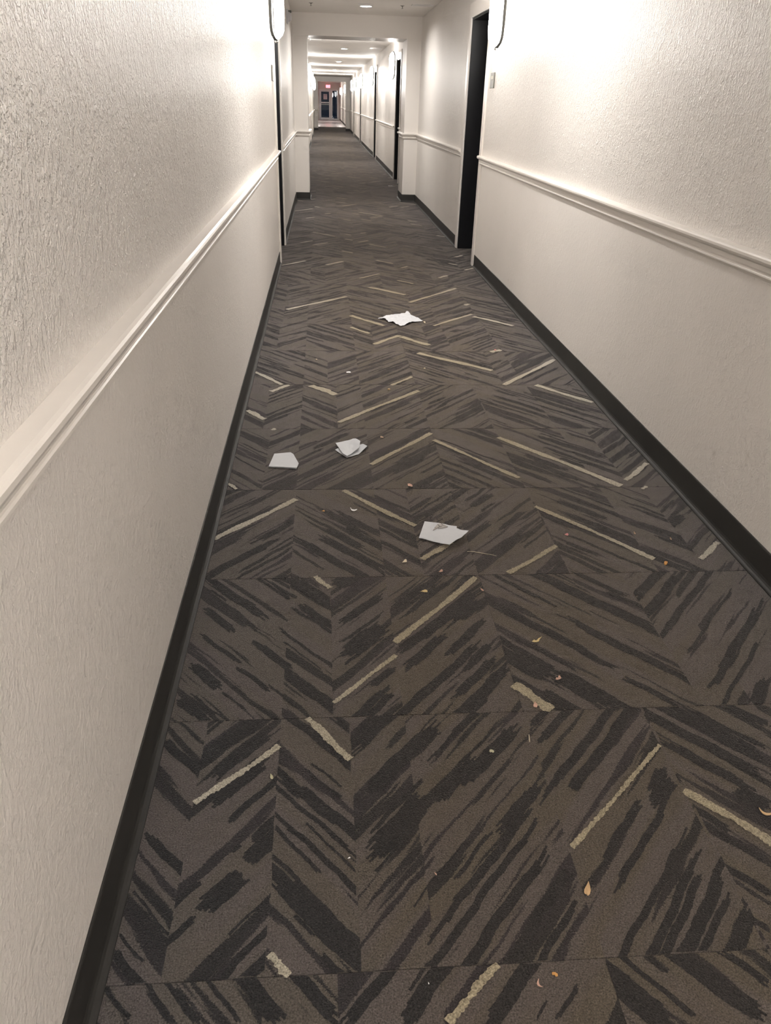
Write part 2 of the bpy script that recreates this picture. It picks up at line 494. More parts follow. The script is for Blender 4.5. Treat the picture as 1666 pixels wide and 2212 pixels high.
def yarn_band(mb, cx, cy, hl, w, d, rect, mi, z, rnd):
    """a dark band made of parallel yarn rows; rows start and stop unevenly and are cut at the folds and seams"""
    dx, dy = d * CT, ST
    nx, ny = -dy, dx
    x0, x1, y0, y1 = rect
    def lim(o):
        px, py = cx + nx*o, cy + ny*o
        a, b = (x0 - px) / dx, (x1 - px) / dx
        lo, hi = min(a, b), max(a, b)
        a, b = (y0 - py) / dy, (y1 - py) / dy
        return max(lo, min(a, b)), min(hi, max(a, b))
    rows = max(1, int(round(w / 0.0042)))
    lo, hi = lim(0)
    at_lo, at_hi = (-hl) - lo < .022, hi - hl < .022
    edge = [0.0] * 2
    ph = rnd.uniform(0, 6)
    for i in range(rows):
        o0, o1 = -w/2 + w*i/rows, -w/2 + w*(i+1)/rows
        far = abs((i + .5) / rows - .5) * 2
        def cut(): return hl * (rnd.uniform(0, .22) + .45 * far * rnd.random())
        ta = -9 if at_lo and rnd.random() < .9 else -hl + cut()
        tb = 9 if at_hi and rnd.random() < .9 else hl - cut()
        la, ha = lim(o0); lb, hb = lim(o1)
        s0, e0 = max(ta, min(la, lb)), min(tb, max(ha, hb))
        if e0 - s0 < .006: continue
        k = min(60, max(2, int((e0 - s0) / .007)))
        pv = None
        for q in range(k + 1):
            t = s0 + (e0 - s0) * q / k
            wob = .0022 * math.sin(t * 23 + ph) + .0012 * math.sin(t * 61 + ph * 2)
            j0 = rnd.uniform(-.0013, .0008) if i == 0 else 0
            j1 = rnd.uniform(-.0008, .0013) if i == rows - 1 else .0002
            t0, t1 = max(la, min(ha, t)), max(lb, min(hb, t))
            a = (cx + dx*t0 + nx*(o0 + wob + j0), cy + dy*t0 + ny*(o0 + wob + j0), z)
            b = (cx + dx*t1 + nx*(o1 + wob + j1), cy + dy*t1 + ny*(o1 + wob + j1), z)
            if pv: mb.face([pv[0], a, b, pv[1]], mi)
            pv = (a, b)

plank_rng = random.Random(3)
def plank(mb, folds, xa, xb, ya, yb, dz, seed):
    rnd = random.Random(seed)
    ou, ov = rnd.uniform(-50, 50), rnd.uniform(-50, 50)
    g, e = 0.0003, 0.0011        # open joint and rounded edge at the row seams
    gx, ex = 0.0, 0.0      # the long sides butt tightly
    for (a, c, d, xf) in cells(folds, xa, xb):
        lft = a + (ex if abs(a - xa) < 1e-6 else 0); rgt = c - (ex if abs(c - xb) < 1e-6 else 0)
        q = [(lft, ya+e), (rgt, ya+e), (rgt, yb-e), (lft, yb-e)]
        mb.face([(x, y, dz) for x, y in q], 0, [stripe_uv(x, y, xf, d, ou, ov) for x, y in q])
        def skirt(p0, p1, o0, o1):
            pts = [(o0[0], o0[1], -0.006), (o1[0], o1[1], -0.006), (p1[0], p1[1], dz), (p0[0], p0[1], dz)]
            mb.face(pts, 0, [stripe_uv(x, y, xf, d, ou, ov) for x, y, _ in pts])
        lo = a + (gx if abs(a - xa) < 1e-6 else 0); ro = c - (gx if abs(c - xb) < 1e-6 else 0)
        skirt(q[0], q[1], (lo, ya+g), (ro, ya+g))
        skirt(q[2], q[3], (ro, yb-g), (lo, yb-g))

DARK = [[0.017,[-0.365,1.079],[-0.283,0.974]],[0.0046,[-0.365,0.974],[-0.283,0.88]],[0.0042,[-0.371,0.951],[-0.288,0.86]],[0.0032,[-0.371,0.928],[-0.294,0.822]],[0.0046,[-0.372,0.869],[-0.318,0.802]],[0.0129,[-0.376,0.837],[-0.328,0.781]],[0.014,[-0.222,1.093],[-0.113,1.168]],[0.0189,[-0.164,1.045],[-0.108,1.071]],[0.0068,[-0.196,1.018],[-0.169,1.03]],[0.0325,[-0.17,0.997],[-0.109,1.029]],[0.012,[-0.283,0.906],[-0.244,0.963]],[0.0376,[-0.244,0.895],[-0.2,0.942],[-0.153,0.967]],[0.0118,[-0.283,0.843],[-0.236,0.888]],[0.0042,[-0.185,0.844],[-0.11,0.923]],[0.0113,[-0.196,0.773],[-0.109,0.837]],[0.0181,[-0.146,0.769],[-0.108,0.794]],[0.0109,[-0.105,1.11],[-0.022,1.0],[0.048,0.91]],[0.0072,[-0.103,1.058],[-0.009,0.955]],[0.0091,[-0.106,1.162],[0.052,1.001]],[0.0248,[-0.087,1.173],[0.05,1.066]],[0.0425,[-0.105,0.97],[-0.03,0.892],[0.047,0.793]],[0.0058,[-0.07,0.886],[-0.025,0.833]],[0.0101,[-0.021,0.797],[0.028,0.771]],[0.0045,[-0.041,1.084],[0.045,0.952]],[0.0463,[0.052,1.008],[0.23,1.113]],[0.0085,[0.054,1.063],[0.24,1.169]],[0.005,[0.072,0.965],[0.194,1.056]],[0.0064,[-0.37,0.767],[-0.313,0.708]],[0.0095,[-0.306,0.768],[-0.253,0.704]],[0.0105,[-0.269,0.766],[-0.204,0.701]],[0.0065,[-0.2,0.766],[-0.145,0.698]],[0.0248,[-0.143,0.763],[-0.078,0.694]],[0.0206,[-0.047,0.768],[0.006,0.694]],[0.0185,[0.025,0.688],[0.091,0.764]],[0.0251,[0.114,0.683],[0.181,0.755]],[0.0253,[0.32,1.039],[0.473,1.146]],[0.0072,[0.212,0.95],[0.36,1.03]],[0.0028,[0.147,0.874],[0.278,1.03]],[0.0148,[0.124,0.833],[0.275,0.935],[0.393,1.014],[0.475,1.081]],[0.0125,[0.12,0.787],[0.253,0.881],[0.343,0.951],[0.485,1.05]],[0.0178,[0.198,0.777],[0.368,0.909],[0.463,0.979]],[0.0192,[0.294,0.779],[0.413,0.886],[0.487,0.948]],[0.0114,[0.35,0.768],[0.414,0.829],[0.476,0.883]],[0.0155,[0.497,0.96],[0.693,1.084]],[0.0135,[0.491,0.926],[0.766,1.061]],[0.0116,[0.468,0.781],[0.605,0.885],[0.775,1.013]],[0.0139,[0.527,0.778],[0.624,0.848],[0.776,0.971]],[0.0132,[0.562,0.776],[0.645,0.847],[0.737,0.915]],[0.0206,[0.61,0.775],[0.703,0.844],[0.776,0.923]],[0.0116,[0.643,0.775],[0.693,0.822],[0.762,0.876]],[0.0236,[0.7,0.776],[0.753,0.806],[0.78,0.826]],[0.0323,[0.662,1.119],[0.778,1.122]],[0.0117,[0.779,1.026],[0.866,0.933]],[0.0161,[0.779,0.938],[0.827,0.861]],[0.039,[0.884,1.123],[0.935,1.061]],[0.0176,[0.775,1.072],[0.828,1.01]],[0.0116,[0.776,0.826],[0.794,0.8]],[0.016,[0.111,0.69],[0.156,0.734],[0.186,0.762]],[0.0047,[0.123,0.736],[0.16,0.766]],[0.0235,[0.218,0.676],[0.328,0.743],[0.386,0.772]],[0.0066,[0.358,0.668],[0.425,0.732]],[0.0024,[0.333,0.672],[0.359,0.707]],[0.0407,[0.474,0.735],[0.507,0.703],[0.549,0.657]],[0.009,[0.506,0.765],[0.561,0.704],[0.607,0.654]],[0.0102,[0.551,0.769],[0.579,0.738]],[0.032,[0.601,0.768],[0.66,0.717],[0.714,0.653]],[0.0139,[0.688,0.768],[0.742,0.704]],[0.0288,[-0.366,1.988],[-0.237,1.856],[-0.159,1.777]],[0.0065,[-0.349,1.945],[-0.294,1.862]],[0.0221,[-0.365,1.848],[-0.24,1.706]],[0.0119,[-0.37,1.73],[-0.214,1.584]],[0.0212,[-0.218,1.69],[-0.151,1.629],[-0.081,1.547]],[0.0275,[-0.364,1.59],[-0.258,1.488]],[0.0121,[-0.234,1.584],[-0.141,1.462]],[0.0297,[-0.101,1.548],[-0.045,1.472],[0.011,1.401]],[0.0057,[-0.144,1.52],[-0.072,1.391]],[0.0241,[-0.372,1.458],[-0.292,1.388]],[0.0067,[-0.335,1.491],[-0.265,1.386]],[0.0044,[-0.253,1.488],[-0.202,1.397]],[0.0055,[-0.178,1.45],[-0.148,1.388]],[0.0081,[-0.148,1.758],[0.009,1.559]],[0.0041,[-0.107,1.686],[-0.026,1.538]],[0.0102,[-0.096,1.861],[0.015,1.673]],[0.0085,[-0.207,1.989],[-0.096,1.851]],[0.0093,[-0.172,1.988],[-0.097,1.869]],[0.0381,[-0.099,1.991],[-0.04,1.909],[0.009,1.837]],[0.0253,[-0.09,1.851],[0.011,1.751]],[0.0554,[0.014,1.955],[0.104,1.988]],[0.0265,[0.016,1.766],[0.186,1.879]],[0.0096,[0.015,1.68],[0.19,1.791]],[0.0502,[0.016,1.623],[0.183,1.721]],[0.0075,[0.019,1.566],[0.177,1.691]],[0.0255,[0.192,1.807],[0.334,1.981]],[0.0147,[0.192,1.744],[0.395,1.979]],[0.033,[0.185,1.6],[0.3,1.724],[0.471,1.924]],[0.0261,[0.185,1.544],[0.341,1.695]],[0.0214,[0.182,1.397],[0.295,1.525],[0.437,1.665]],[0.0123,[0.205,1.392],[0.33,1.558]],[0.0186,[0.305,1.595],[0.451,1.737]],[0.0152,[0.347,1.53],[0.427,1.615]],[0.0162,[0.352,1.386],[0.394,1.439]],[0.0189,[0.04,1.391],[0.118,1.437],[0.183,1.47]],[0.0172,[0.068,1.384],[0.181,1.447]],[0.0194,[0.097,1.494],[0.186,1.55]],[0.0196,[-0.37,1.353],[-0.322,1.255],[-0.282,1.185]],[0.0055,[-0.341,1.377],[-0.291,1.311]],[0.0282,[-0.292,1.289],[-0.236,1.328],[-0.15,1.375]],[0.0273,[-0.281,1.204],[-0.198,1.261],[-0.113,1.329]],[0.0085,[-0.279,1.358],[-0.241,1.378]],[0.0361,[-0.273,1.151],[-0.193,1.2],[-0.109,1.24]],[0.0198,[-0.072,1.377],[-0.007,1.287],[0.048,1.216]],[0.0196,[0.023,1.372],[0.053,1.337]],[0.0059,[-0.109,1.289],[-0.076,1.233]],[0.0064,[-0.067,1.21],[0.042,1.146]],[0.0231,[-0.108,1.204],[-0.041,1.14]],[0.0044,[-0.038,1.242],[0.029,1.157]],[0.0401,[0.054,1.297],[0.141,1.365]],[0.0338,[0.053,1.166],[0.117,1.223],[0.192,1.266],[0.296,1.336]],[0.0039,[0.164,1.28],[0.263,1.363]],[0.0083,[0.184,1.232],[0.379,1.361]],[0.0321,[0.203,1.135],[0.352,1.221]],[0.0369,[0.647,1.982],[0.811,1.795],[0.931,1.708]],[0.0114,[0.534,1.977],[0.639,1.854]],[0.0088,[0.552,1.976],[0.673,1.803]],[0.0267,[0.68,1.785],[0.815,1.608],[0.927,1.459]],[0.0275,[0.476,1.867],[0.634,1.662],[0.759,1.51]],[0.0092,[0.484,1.681],[0.686,1.512]],[0.0145,[0.502,1.636],[0.611,1.502]],[0.0181,[0.763,1.494],[0.865,1.388]],[0.0277,[0.536,1.453],[0.6,1.38]],[0.0551,[0.585,1.52],[0.646,1.45],[0.706,1.388]],[0.0697,[0.484,1.604],[0.536,1.554],[0.59,1.501]],[0.0192,[0.763,1.992],[0.926,1.865]],[0.0148,[0.855,1.891],[0.935,1.794]],[0.0219,[0.365,1.561],[0.449,1.644]],[0.029,[0.341,1.386],[0.398,1.461],[0.468,1.556]],[0.0529,[0.342,1.759],[0.461,1.852]],[0.0172,[0.334,1.627],[0.456,1.762]],[0.0228,[0.294,1.43],[0.365,1.499],[0.465,1.589]],[0.0284,[0.929,1.857],[1.074,1.988]],[0.0277,[0.933,1.781],[1.14,1.978]],[0.0185,[0.929,1.674],[1.136,1.855],[1.246,1.983]],[0.0206,[0.94,1.431],[1.12,1.597],[1.343,1.817]],[0.0076,[0.968,1.567],[1.116,1.731],[1.279,1.918]],[0.009,[0.994,1.384],[1.211,1.644]],[0.0238,[1.044,1.382],[1.153,1.465]],[0.0103,[1.061,1.533],[1.237,1.727]],[0.0301,[0.257,1.173],[0.418,1.28],[0.479,1.321]],[0.013,[0.277,1.311],[0.362,1.371]],[0.0059,[0.265,1.228],[0.435,1.335]],[0.0184,[0.473,1.276],[0.592,1.367]],[0.0183,[0.41,1.127],[0.53,1.218],[0.75,1.374]],[0.0216,[0.481,1.138],[0.629,1.246],[0.765,1.346]],[0.0245,[0.682,1.13],[0.766,1.175]],[0.0161,[0.477,1.333],[0.523,1.364]],[0.0288,[0.775,1.387],[0.868,1.26],[0.968,1.122]],[0.0382,[0.843,1.37],[0.926,1.282],[1.006,1.193]],[0.0253,[0.782,1.281],[0.856,1.183],[0.926,1.099]],[0.0143,[0.885,1.375],[1.022,1.222]],[0.0237,[0.991,1.377],[1.064,1.3]]]
NEAR_ROWS = 20
BAND_ROWS = 14
LAST_ROW = int((CARPET_END - ROW0) / ROWH) + 1
far = MB()
for r in range(-9, LAST_ROW + 1):
    ya, yb = ROW0 + r*ROWH, ROW0 + (r+1)*ROWH
    yb = min(yb, CARPET_END)
    if yb - ya < .05: continue
    folds = row_folds(r)
    for j in range(6):
        xa, xb = seam(j), seam(j+1)
        one = r < NEAR_ROWS and r >= -2
        mb = MB() if one else far
        seed = r*17 + j*7 + 900
        dz = plank_rng.uniform(-.0001, .0001)
        plank(mb, folds, xa, xb, ya, yb, dz, seed)
        rnd = random.Random(seed + 5)
        if r <= 8:
            for (ax, ay, bx, by, w) in GOLD:
                mx, my = (ax+bx)/2, (ay+by)/2
                if xa <= mx < xb and ya <= my < yb:
                    strip_poly(mb, [(ax, ay), (bx, by)], w*0.78, 1, .0017, rnd)
            for nb, band in enumerate(DARK):
                w, pts = band[0], band[1:]
                mx, my = (pts[0][0]+pts[-1][0])/2, (pts[0][1]+pts[-1][1])/2
                if xa <= mx < xb and ya <= my < yb:
                    hl = math.hypot(pts[0][0]-pts[-1][0], pts[0][1]-pts[-1][1]) / 2
                    for (a, c, d, xf) in cells(folds, -.41, 1.36):
                        if a <= mx < c:
                            yarn_band(mb, mx, my, hl, w*1.12, d, (a, c, ya + .001, yb - .001), 2, .0005 + .000005*nb, rnd)
        if 2 <= r <= BAND_ROWS or r == -2:
            nb = 0
            for (a, c, d, xf) in cells(folds, xa, xb):
                xm, ym = (a + c) / 2, (ya + yb) / 2
                half = (c - a) / 2 * ST + ROWH / 2 * CT
                o = -half + rnd.uniform(0, .02)
                while o < half:
                    w = rnd.choice((.006, .009, .013, .018, .024, .032)) * rnd.uniform(.8, 1.2)
                    o += w / 2
                    t = rnd.uniform(-.16, .16)
                    nx_, ny_ = -ST, d * CT
                    px, py = xm - ST * o + d * CT * t, ym + d * CT * o + ST * t
                    if a < px < c and ya < py < yb:
                        nb += 1
                        yarn_band(mb, px, py, rnd.uniform(.05, .24), w, d, (a, c, ya + .001, yb - .001), 2, .0005 + .000005*nb, rnd)
                    o += w / 2 + rnd.uniform(.006, .042)
        if r > 8:
            for (a, c, d, xf) in cells(folds, xa, xb):
                if rnd.random() < .42 and c - a > .09:
                    y0 = rnd.uniform(ya+.05, yb-.05)
                    x0 = a if rnd.random() < .6 else rnd.uniform(a, c - .06)
                    x1 = min(c, x0 + rnd.uniform(.06, .29))
                    dy = d * (x1 - x0) * ST / CT
                    y0 = min(max(y0, ya + .01, ya + .01 - dy), min(yb - .01, yb - .01 - dy))
                    strip_poly(mb, [(x0, y0), (x1, y0 + dy)], rnd.uniform(.018, .030), 1, .0017, rnd)
        if one:
            mb.build('carpet_plank', [M['carpet_open'] if r <= BAND_ROWS else M['carpet'], M['gold'], M['dark_yarn']], floor)
o = far.build('carpet_planks_far', [M['carpet'], M['gold'], M['dark_yarn']], floor)
o['kind'] = 'stuff'

# carpet running into the door recesses
for doors, xin, sgn in ((DOORS_L, XL, -1), (DOORS_R, XR, 1)):
    for i, (d0, d1) in enumerate(doors):
        if d1 > CARPET_END: continue
        a = seam(0) if sgn < 0 else seam(6)
        c = xin + sgn * (RECESS + .01)
        mb = MB()
        plank(mb, [('P' if sgn > 0 else 'V', 5.0)], min(a, c), max(a, c), d0 + .021, d1 - .021, 0, i*11 + 77)
        mb.build('carpet_plank', [M['carpet'], M['gold'], M['dark_yarn']], floor)

# far lobby floor of glossy planks
lob = MB().box(XL-WALL_T, XR+WALL_T, CARPET_END, YE+2.5, -0.06, -0.004).build('floor_lobby', M['grout'])
tag(lob, 'glossy pale tiled floor of the far lobby', 'floor', kind='structure')
tile_me = None
for i in range(13):
    for j in range(3):
        tx0, ty0 = XL + .02 + j*.588, CARPET_END + .02 + i*1.42
        if tile_me is None:
            t = MB().box(0, .58, 0, 1.412, -.004, .002).build('floor_tile', M['tile'], lob)
            tile_me = t.data
        else:
            t = bpy.data.objects.new('floor_tile', tile_me); COL.objects.link(t); t.parent = lob
        t.location = (tx0, ty0, 0)

# ------------------------------------------------------------------ chair rails and rubber cove base
RAIL = [(0, .920), (.030, .9195), (.037, .917), (.0405, .912), (.0405, .904), (.037, .897), (.030, .893), (.022, .891),
        (.0195, .887), (.019, .873), (.0155, .869), (.0135, .866), (.016, .864), (.0185, .861), (.0185, .856), (.015, .852),
        (.009, .850), (.007, .845), (0, .843)]
BASE = [(0, .102), (.0035, .1015), (.0045, .098), (.0045, .022), (.0060, .014), (.0095, .008), (.0150, .0045), (.0200, .0035), (.0205, .0005), (0, .0005)]
def run(prof, xin, sgn, y0, y1, mat, parent, name, step=.25, wob=0.0, seed=0, ends=(0.0, 0.0)):
    """extrude a wall profile along the corridor; ends: how far the ends are mitred back"""
    n = max(1, int((y1 - y0) / step)) if wob else 1
    rows = []
    for i in range(n + 1):
        t = i / n; y = y0 + (y1 - y0) * t
        row = []
        for d, z in prof:
            off = 0
            if wob and 0 < d:
                off = wob * noise.noise(Vector((seed, y * 1.1, 0))) * (1.0 if z < .03 else .55)
            zz = z + (wob * .7 * noise.noise(Vector((seed + 9, y * .8, 3))) if wob and z > .05 else 0)
            yy = y
            if i == 0: yy -= d * ends[0]
            if i == n: yy += d * ends[1]
            row.append((xin - sgn * max(0, d + off), yy, zz))
        rows.append(row)
    mb = MB()
    mb.grid(rows, 0, False, True)
    mb.face(list(reversed(rows[0]))); mb.face(rows[-1])
    o = mb.build(name, mat, parent)
    bm = bmesh.new(); bm.from_mesh(o.data); bmesh.ops.recalc_face_normals(bm, faces=bm.faces); bm.to_mesh(o.data); bm.free()
    return o
def run_x(prof, yface, x0, x1, mat, parent, name, ends=(0.0, 0.0), out=-1):
    """the same profile on a face looking back at the camera (out=-1) or away (+1)"""
    rows = [[(x0 - d * ends[0], yface + out * d, z) for d, z in prof], [(x1 + d * ends[1], yface + out * d, z) for d, z in prof]]
    mb = MB(); mb.grid(rows, 0, False, True); mb.face(list(reversed(rows[0]))); mb.face(rows[-1])
    o = mb.build(name, mat, parent)
    bm = bmesh.new(); bm.from_mesh(o.data); bmesh.ops.recalc_face_normals(bm, faces=bm.faces); bm.to_mesh(o.data); bm.free()
    return o

PIL = 0.198      # how far the pillars stand into the corridor
CASE = 0.075     # door casing width
def spans(doors):
    """wall stretches between doors and archway pillars"""
    cuts = [(d0, d1, 'door') for d0, d1 in doors] + [(*ARCH1, 'arch'), (*ARCH2, 'arch')]
    cuts.sort(); out = []; y = YB; prev = 'end'
    for a, c, k in cuts:
        out.append((y, a, prev, k)); y = c; prev = k
    out.append((y, YE, prev, 'end'))
    return out
for k, (xin, sgn, doors, side) in enumerate(((XL, -1, DOORS_L, 'left'), (XR, 1, DOORS_R, 'right'))):
    tr = empty('trim_%d' % (k + 1), (xin, 0, .9))
    tag(tr, 'beige moulded chair rail along the %s wall' % side, 'chair rail', kind='structure')
    bb = empty('baseboard_%s' % side, (xin, 0, 0))
    tag(bb, 'dark rubber cove base along the foot of the %s wall' % side, 'baseboard', kind='structure')
    for (y0, y1, p, q) in spans(doors):
        a = y0 + (CASE if p == 'door' else 0)
        c_rail = y1 - .006 if q == 'door' else y1
        c_base = y1 - (CASE if q == 'door' else 0)
        r = run(RAIL, 0, sgn, a, c_rail, M['trim'], tr, 'rail', .4, .0018, k*7 + 1, ends=(0, -.5 if q == 'door' else 0))
        r.location = (0, 0, -.9)
        s = run(BASE, 0, sgn, a, c_base, M['rubber'], bb, 'cove_base', .12, .0045, k*5 + 2)
        # the wavy mesh is cut at the wall plane

# ------------------------------------------------------------------ archways
def arch(name, y0, y1, zb, zc, label, cz):
    root = empty(name, ((XL+XR)/2, y0, 0))
    inv = Matrix.Translation(root.location).inverted()
    tag(root, label, 'archway', kind='structure')
    def add(o):
        o.matrix_parent_inverse = inv
    for side, xa, xb in (('l', XL-.01, XL+PIL), ('r', XR-PIL, XR+.01)):
        add(MB().box(xa, xb, y0, y1, -.02, zb).build('pillar', M['smooth'], root))
    add(MB().box(XL-.01, XR+.01, y0-.008, y1+.008, zb, zc).build('header', M['smooth'], root))
    for out, yf in ((-1, y0), (1, y1)):
        add(run_x(RAIL, yf, XL, XL+PIL, M['trim'], root, 'chair_rail', ends=(0, 1), out=out))
        add(run_x(RAIL, yf, XR-PIL, XR, M['trim'], root, 'chair_rail', ends=(1, 0), out=out))
        add(run_x(BASE, yf, XL, XL+PIL, M['rubber'], root, 'cove_base', ends=(0, 1), out=out))
        add(run_x(BASE, yf, XR-PIL, XR, M['rubber'], root, 'cove_base', ends=(1, 0), out=out))
    add(run(RAIL, XL+PIL, -1, y0, y1, M['trim'], root, 'chair_rail', ends=(1, 1)))
    add(run(RAIL, XR-PIL, 1, y0, y1, M['trim'], root, 'chair_rail', ends=(1, 1)))
    add(run(BASE, XL+PIL, -1, y0, y1, M['rubber'], root, 'cove_base', ends=(1, 1)))
    add(run(BASE, XR-PIL, 1, y0, y1, M['rubber'], root, 'cove_base', ends=(1, 1)))
arch('wall_near_archway', ARCH1[0], ARCH1[1], 2.075, CEIL, 'beige archway of two pillars and a header nearest the camera', CEIL)
arch('wall_far_archway', ARCH2[0], ARCH2[1], 2.13, 2.56, 'beige archway of two pillars at the far end before the lobby', CEIL)

# ------------------------------------------------------------------ guest room doors
def door(n, xin, sgn, d0, d1, label):
    root = empty('door_%d' % n, (xin, (d0+d1)/2, 0))
    tag(root, label, 'door', kind='structure')
    inv = Matrix.Translation(root.location).inverted()
    def bx(name, mat, da, db, ya, yb, za, zb, bev=0):
        # da, db: distance from the wall face, positive into the corridor
        xa, xb = xin - sgn*da, xin - sgn*db
        o = MB().box(min(xa, xb), max(xa, xb), ya, yb, za, zb).build(name, mat, root, bev)
        o.matrix_parent_inverse = inv
        return o
    bx('slab', M['black'], -RECESS, -RECESS-.045, d0+.02, d1-.02, .008, DOOR_H-.02, .002)
    for s in (0, 1):
        ya, yb = (d0, d0+.02) if s == 0 else (d1-.02, d1)
        bx('jamb', M['jamb'], -.002, -RECESS-.05, ya, yb, 0, DOOR_H)
        ya, yb = (d0+.02, d0+.034) if s == 0 else (d1-.034, d1-.02)
        bx('door_stop', M['jamb'], -RECESS+.045, -RECESS, ya, yb, 0, DOOR_H-.02)
    bx('head_jamb', M['jamb'], -.002, -RECESS-.05, d0+.02, d1-.02, DOOR_H-.02, DOOR_H)
    bx('head_stop', M['plaque'], -RECESS+.10, -RECESS, d0+.02, d1-.02, DOOR_H-.055, DOOR_H-.02)
    bx('casing', M['trim'], 0, .016, d0-CASE, d0+.006, 0, DOOR_H+.11, .003)
    bx('casing', M['trim'], 0, .016, d1-.006, d1+CASE, 0, DOOR_H+.11, .003)
    bx('casing', M['trim'], 0, .018, d0-.0055, d1+.0055, DOOR_H-.006, DOOR_H+.11, .003)
    # lever handle with its plate
    xh = xin + sgn * RECESS
    yh = d0 + .10
    pl = bx('handle_plate', M['nickel'], -RECESS+.012, -RECESS, yh-.03, yh+.03, .90, 1.14, .003)
    lev = MB().tube([(xh - sgn*.01, yh, 1.0), (xh - sgn*.055, yh, 1.0), (xh - sgn*.06, yh+.02, 1.0), (xh - sgn*.06, yh+.12, 1.0)], .009)
    lv = lev.build('handle', M['nickel'], root); lv.matrix_parent_inverse = inv
where = ['nearest the camera', 'first beyond the near archway', 'second beyond the near archway', 'third beyond the near archway',
         'last before the far archway', 'beyond the far archway']
n = 1
for side, xin, sgn, doors in (('left', XL, -1, DOORS_L), ('right', XR, 1, DOORS_R)):
    for i, (d0, d1) in enumerate(doors):
        door(n, xin, sgn, d0, d1, 'black recessed door in the %s wall, %s' % (side, where[i]))
        n += 1

# glass entrance at the far end
root = empty('door_%d' % n, ((GX0+GX1)/2, YE, 0))
tag(root, 'white framed glass exit door with sidelight at the corridor end', 'door', kind='structure')
inv = Matrix.Translation(root.location).inverted()
def gb(name, mat, x0, x1, z0, z1, y0=YE+.02, y1=YE+.08, bev=.004):
    o = MB().box(x0, x1, y0, y1, z0, z1).build(name, mat, root, bev); o.matrix_parent_inverse = inv; return o
gb('frame_post', M['alu'], GX0, -.155, 0, GZ)
gb('frame_post', M['alu'], .66, .80, 0, GZ)
gb('frame_post', M['alu'], 1.17, GX1, 0, GZ)
gb('frame_head', M['alu'], -.155, .66, 1.99, GZ)
gb('frame_head', M['alu'], .80, 1.17, 1.99, GZ)
gb('frame_sill', M['alu'], .80, 1.17, 0, .10)
gb('door_stile', M['alu'], -.15, -.055, .005, 1.985)
gb('door_stile', M['alu'], .545, .655, .005, 1.985)
gb('door_rail', M['alu'], -.055, .545, .005, .16)
gb('door_rail', M['alu'], -.055, .545, 1.13, 1.22)
gb('door_rail', M['alu'], -.055, .545, 1.92, 1.985)
gb('pane', M['glass'], -.055, .545, .16, 1.13, YE+.045, YE+.053, 0)
gb('pane', M['glass'], -.055, .545, 1.22, 1.92, YE+.045, YE+.053, 0)
gb('pane', M['glass'], .80, 1.17, .10, 1.99, YE+.045, YE+.053, 0)
gb('push_bar', M['nickel'], -.04, .53, 1.03, 1.07, YE-.03, YE+.0, .004)

# ------------------------------------------------------------------ wall sconces
def make_sconce():
    """built against a wall at local x=0, sticking out along +x, base at z=0"""
    root = empty('wall_sconce')
    # two bowed side straps hold the shade off the wall and curl outward at both ends
    for sy in (-1, 1):
        path = []
        for t in range(15):
            u = t / 14; z = -.004 + .448 * u
            e = abs(2*u - 1)
            path.append((.020 + .034 * e ** 7, sy * (.070 - .030 * e ** 9), z))
        mb = MB(); rows = []
        for q, (d, y, z) in enumerate(path):
            hw = .0105 if 0 < q < 14 else .0135
            rows.append([(d-hw, y-.004, z), (d+hw, y-.004, z), (d+hw, y+.004, z), (d-hw, y+.004, z)])
        mb.grid(rows, 0, False, True); mb.face(list(reversed(rows[0]))); mb.face(rows[-1])
        mb.build('strap', M['strap'], root)
        for z in (.02, .42):
            MB().tube([(.030, sy*.064, z), (.050, sy*.058, z)], .004, 8).build('strap_pin', M['strap'], root)
    MB().box(0, .020, -.045, .045, .14, .30).build('back_plate', M['nickel'], root, .004)
    MB().tube([(.018, 0, .22), (.036, 0, .22)], .012, 10).build('mount_stem', M['nickel'], root)
    rows = []
    for i in range(17):
        t = i / 16; z = .010 + .420 * t
        sc = max(.42, (1 - abs(2*t - 1) ** 7) ** .5)
        row = []
        for k in range(17):
            a = -math.pi/2 + math.pi * k / 16
            row.append((.046 + .072 * sc * math.cos(a), .066 * sc * math.sin(a), z))
        rows.append(row)
    mb = MB(); mb.grid(rows, 0, True, True)
    mb.face(list(reversed(rows[0]))); mb.face(rows[-1])
    mb.build('shade', M['shade'], root)
    for z in (.003, .430):
        mb = MB()
        pts = [(.046 + .028*math.cos(-math.pi/2 + math.pi*k/10), .026*math.sin(-math.pi/2 + math.pi*k/10)) for k in range(11)]
        rr = [[(x, y, z) for x, y in pts], [(x, y, z+.007) for x, y in pts]]
        mb.grid(rr, 0, False, True); mb.face([(x, y, z) for x, y in reversed(pts)]); mb.face([(x, y, z+.007) for x, y in pts])
        mb.build('end_cap', M['nickel'], root)
    MB().lathe([(.0001, -.016), (.007, -.013), (.009, -.007), (.006, 0), (.004, .006)], .052, 0, 12).build('finial', M['nickel'], root)
    return root
LAMPS = [(-0.35, 'just behind the camera'), (6.7, 'nearest the camera, beside the first door'), (16.35, 'first beyond the near archway'), (22.95, 'second beyond the near archway'),
         (29.0, 'third beyond the near archway'), (34.5, 'fourth beyond the near archway'), (38.1, 'last before the far archway'),
         (49.6, 'added to brighten the lobby, nearer one'), (60.6, 'added to brighten the lobby, closest to the exit door')]
proto = make_sconce(); first = True
for y, w in LAMPS:
    for side in ('left', 'right'):
        s = proto if first else copy_tree(proto)
        first = False
        s.location = (XL if side == 'left' else XR, y + (.1 if side == 'left' and y == 6.7 else 0), 1.69)
        s.rotation_euler = (0, 0, 0 if side == 'left' else math.pi)
        tag(s, 'lit white wall lamp on the %s wall, %s' % (side, w), 'wall lamp', 'wall lamps along the corridor')

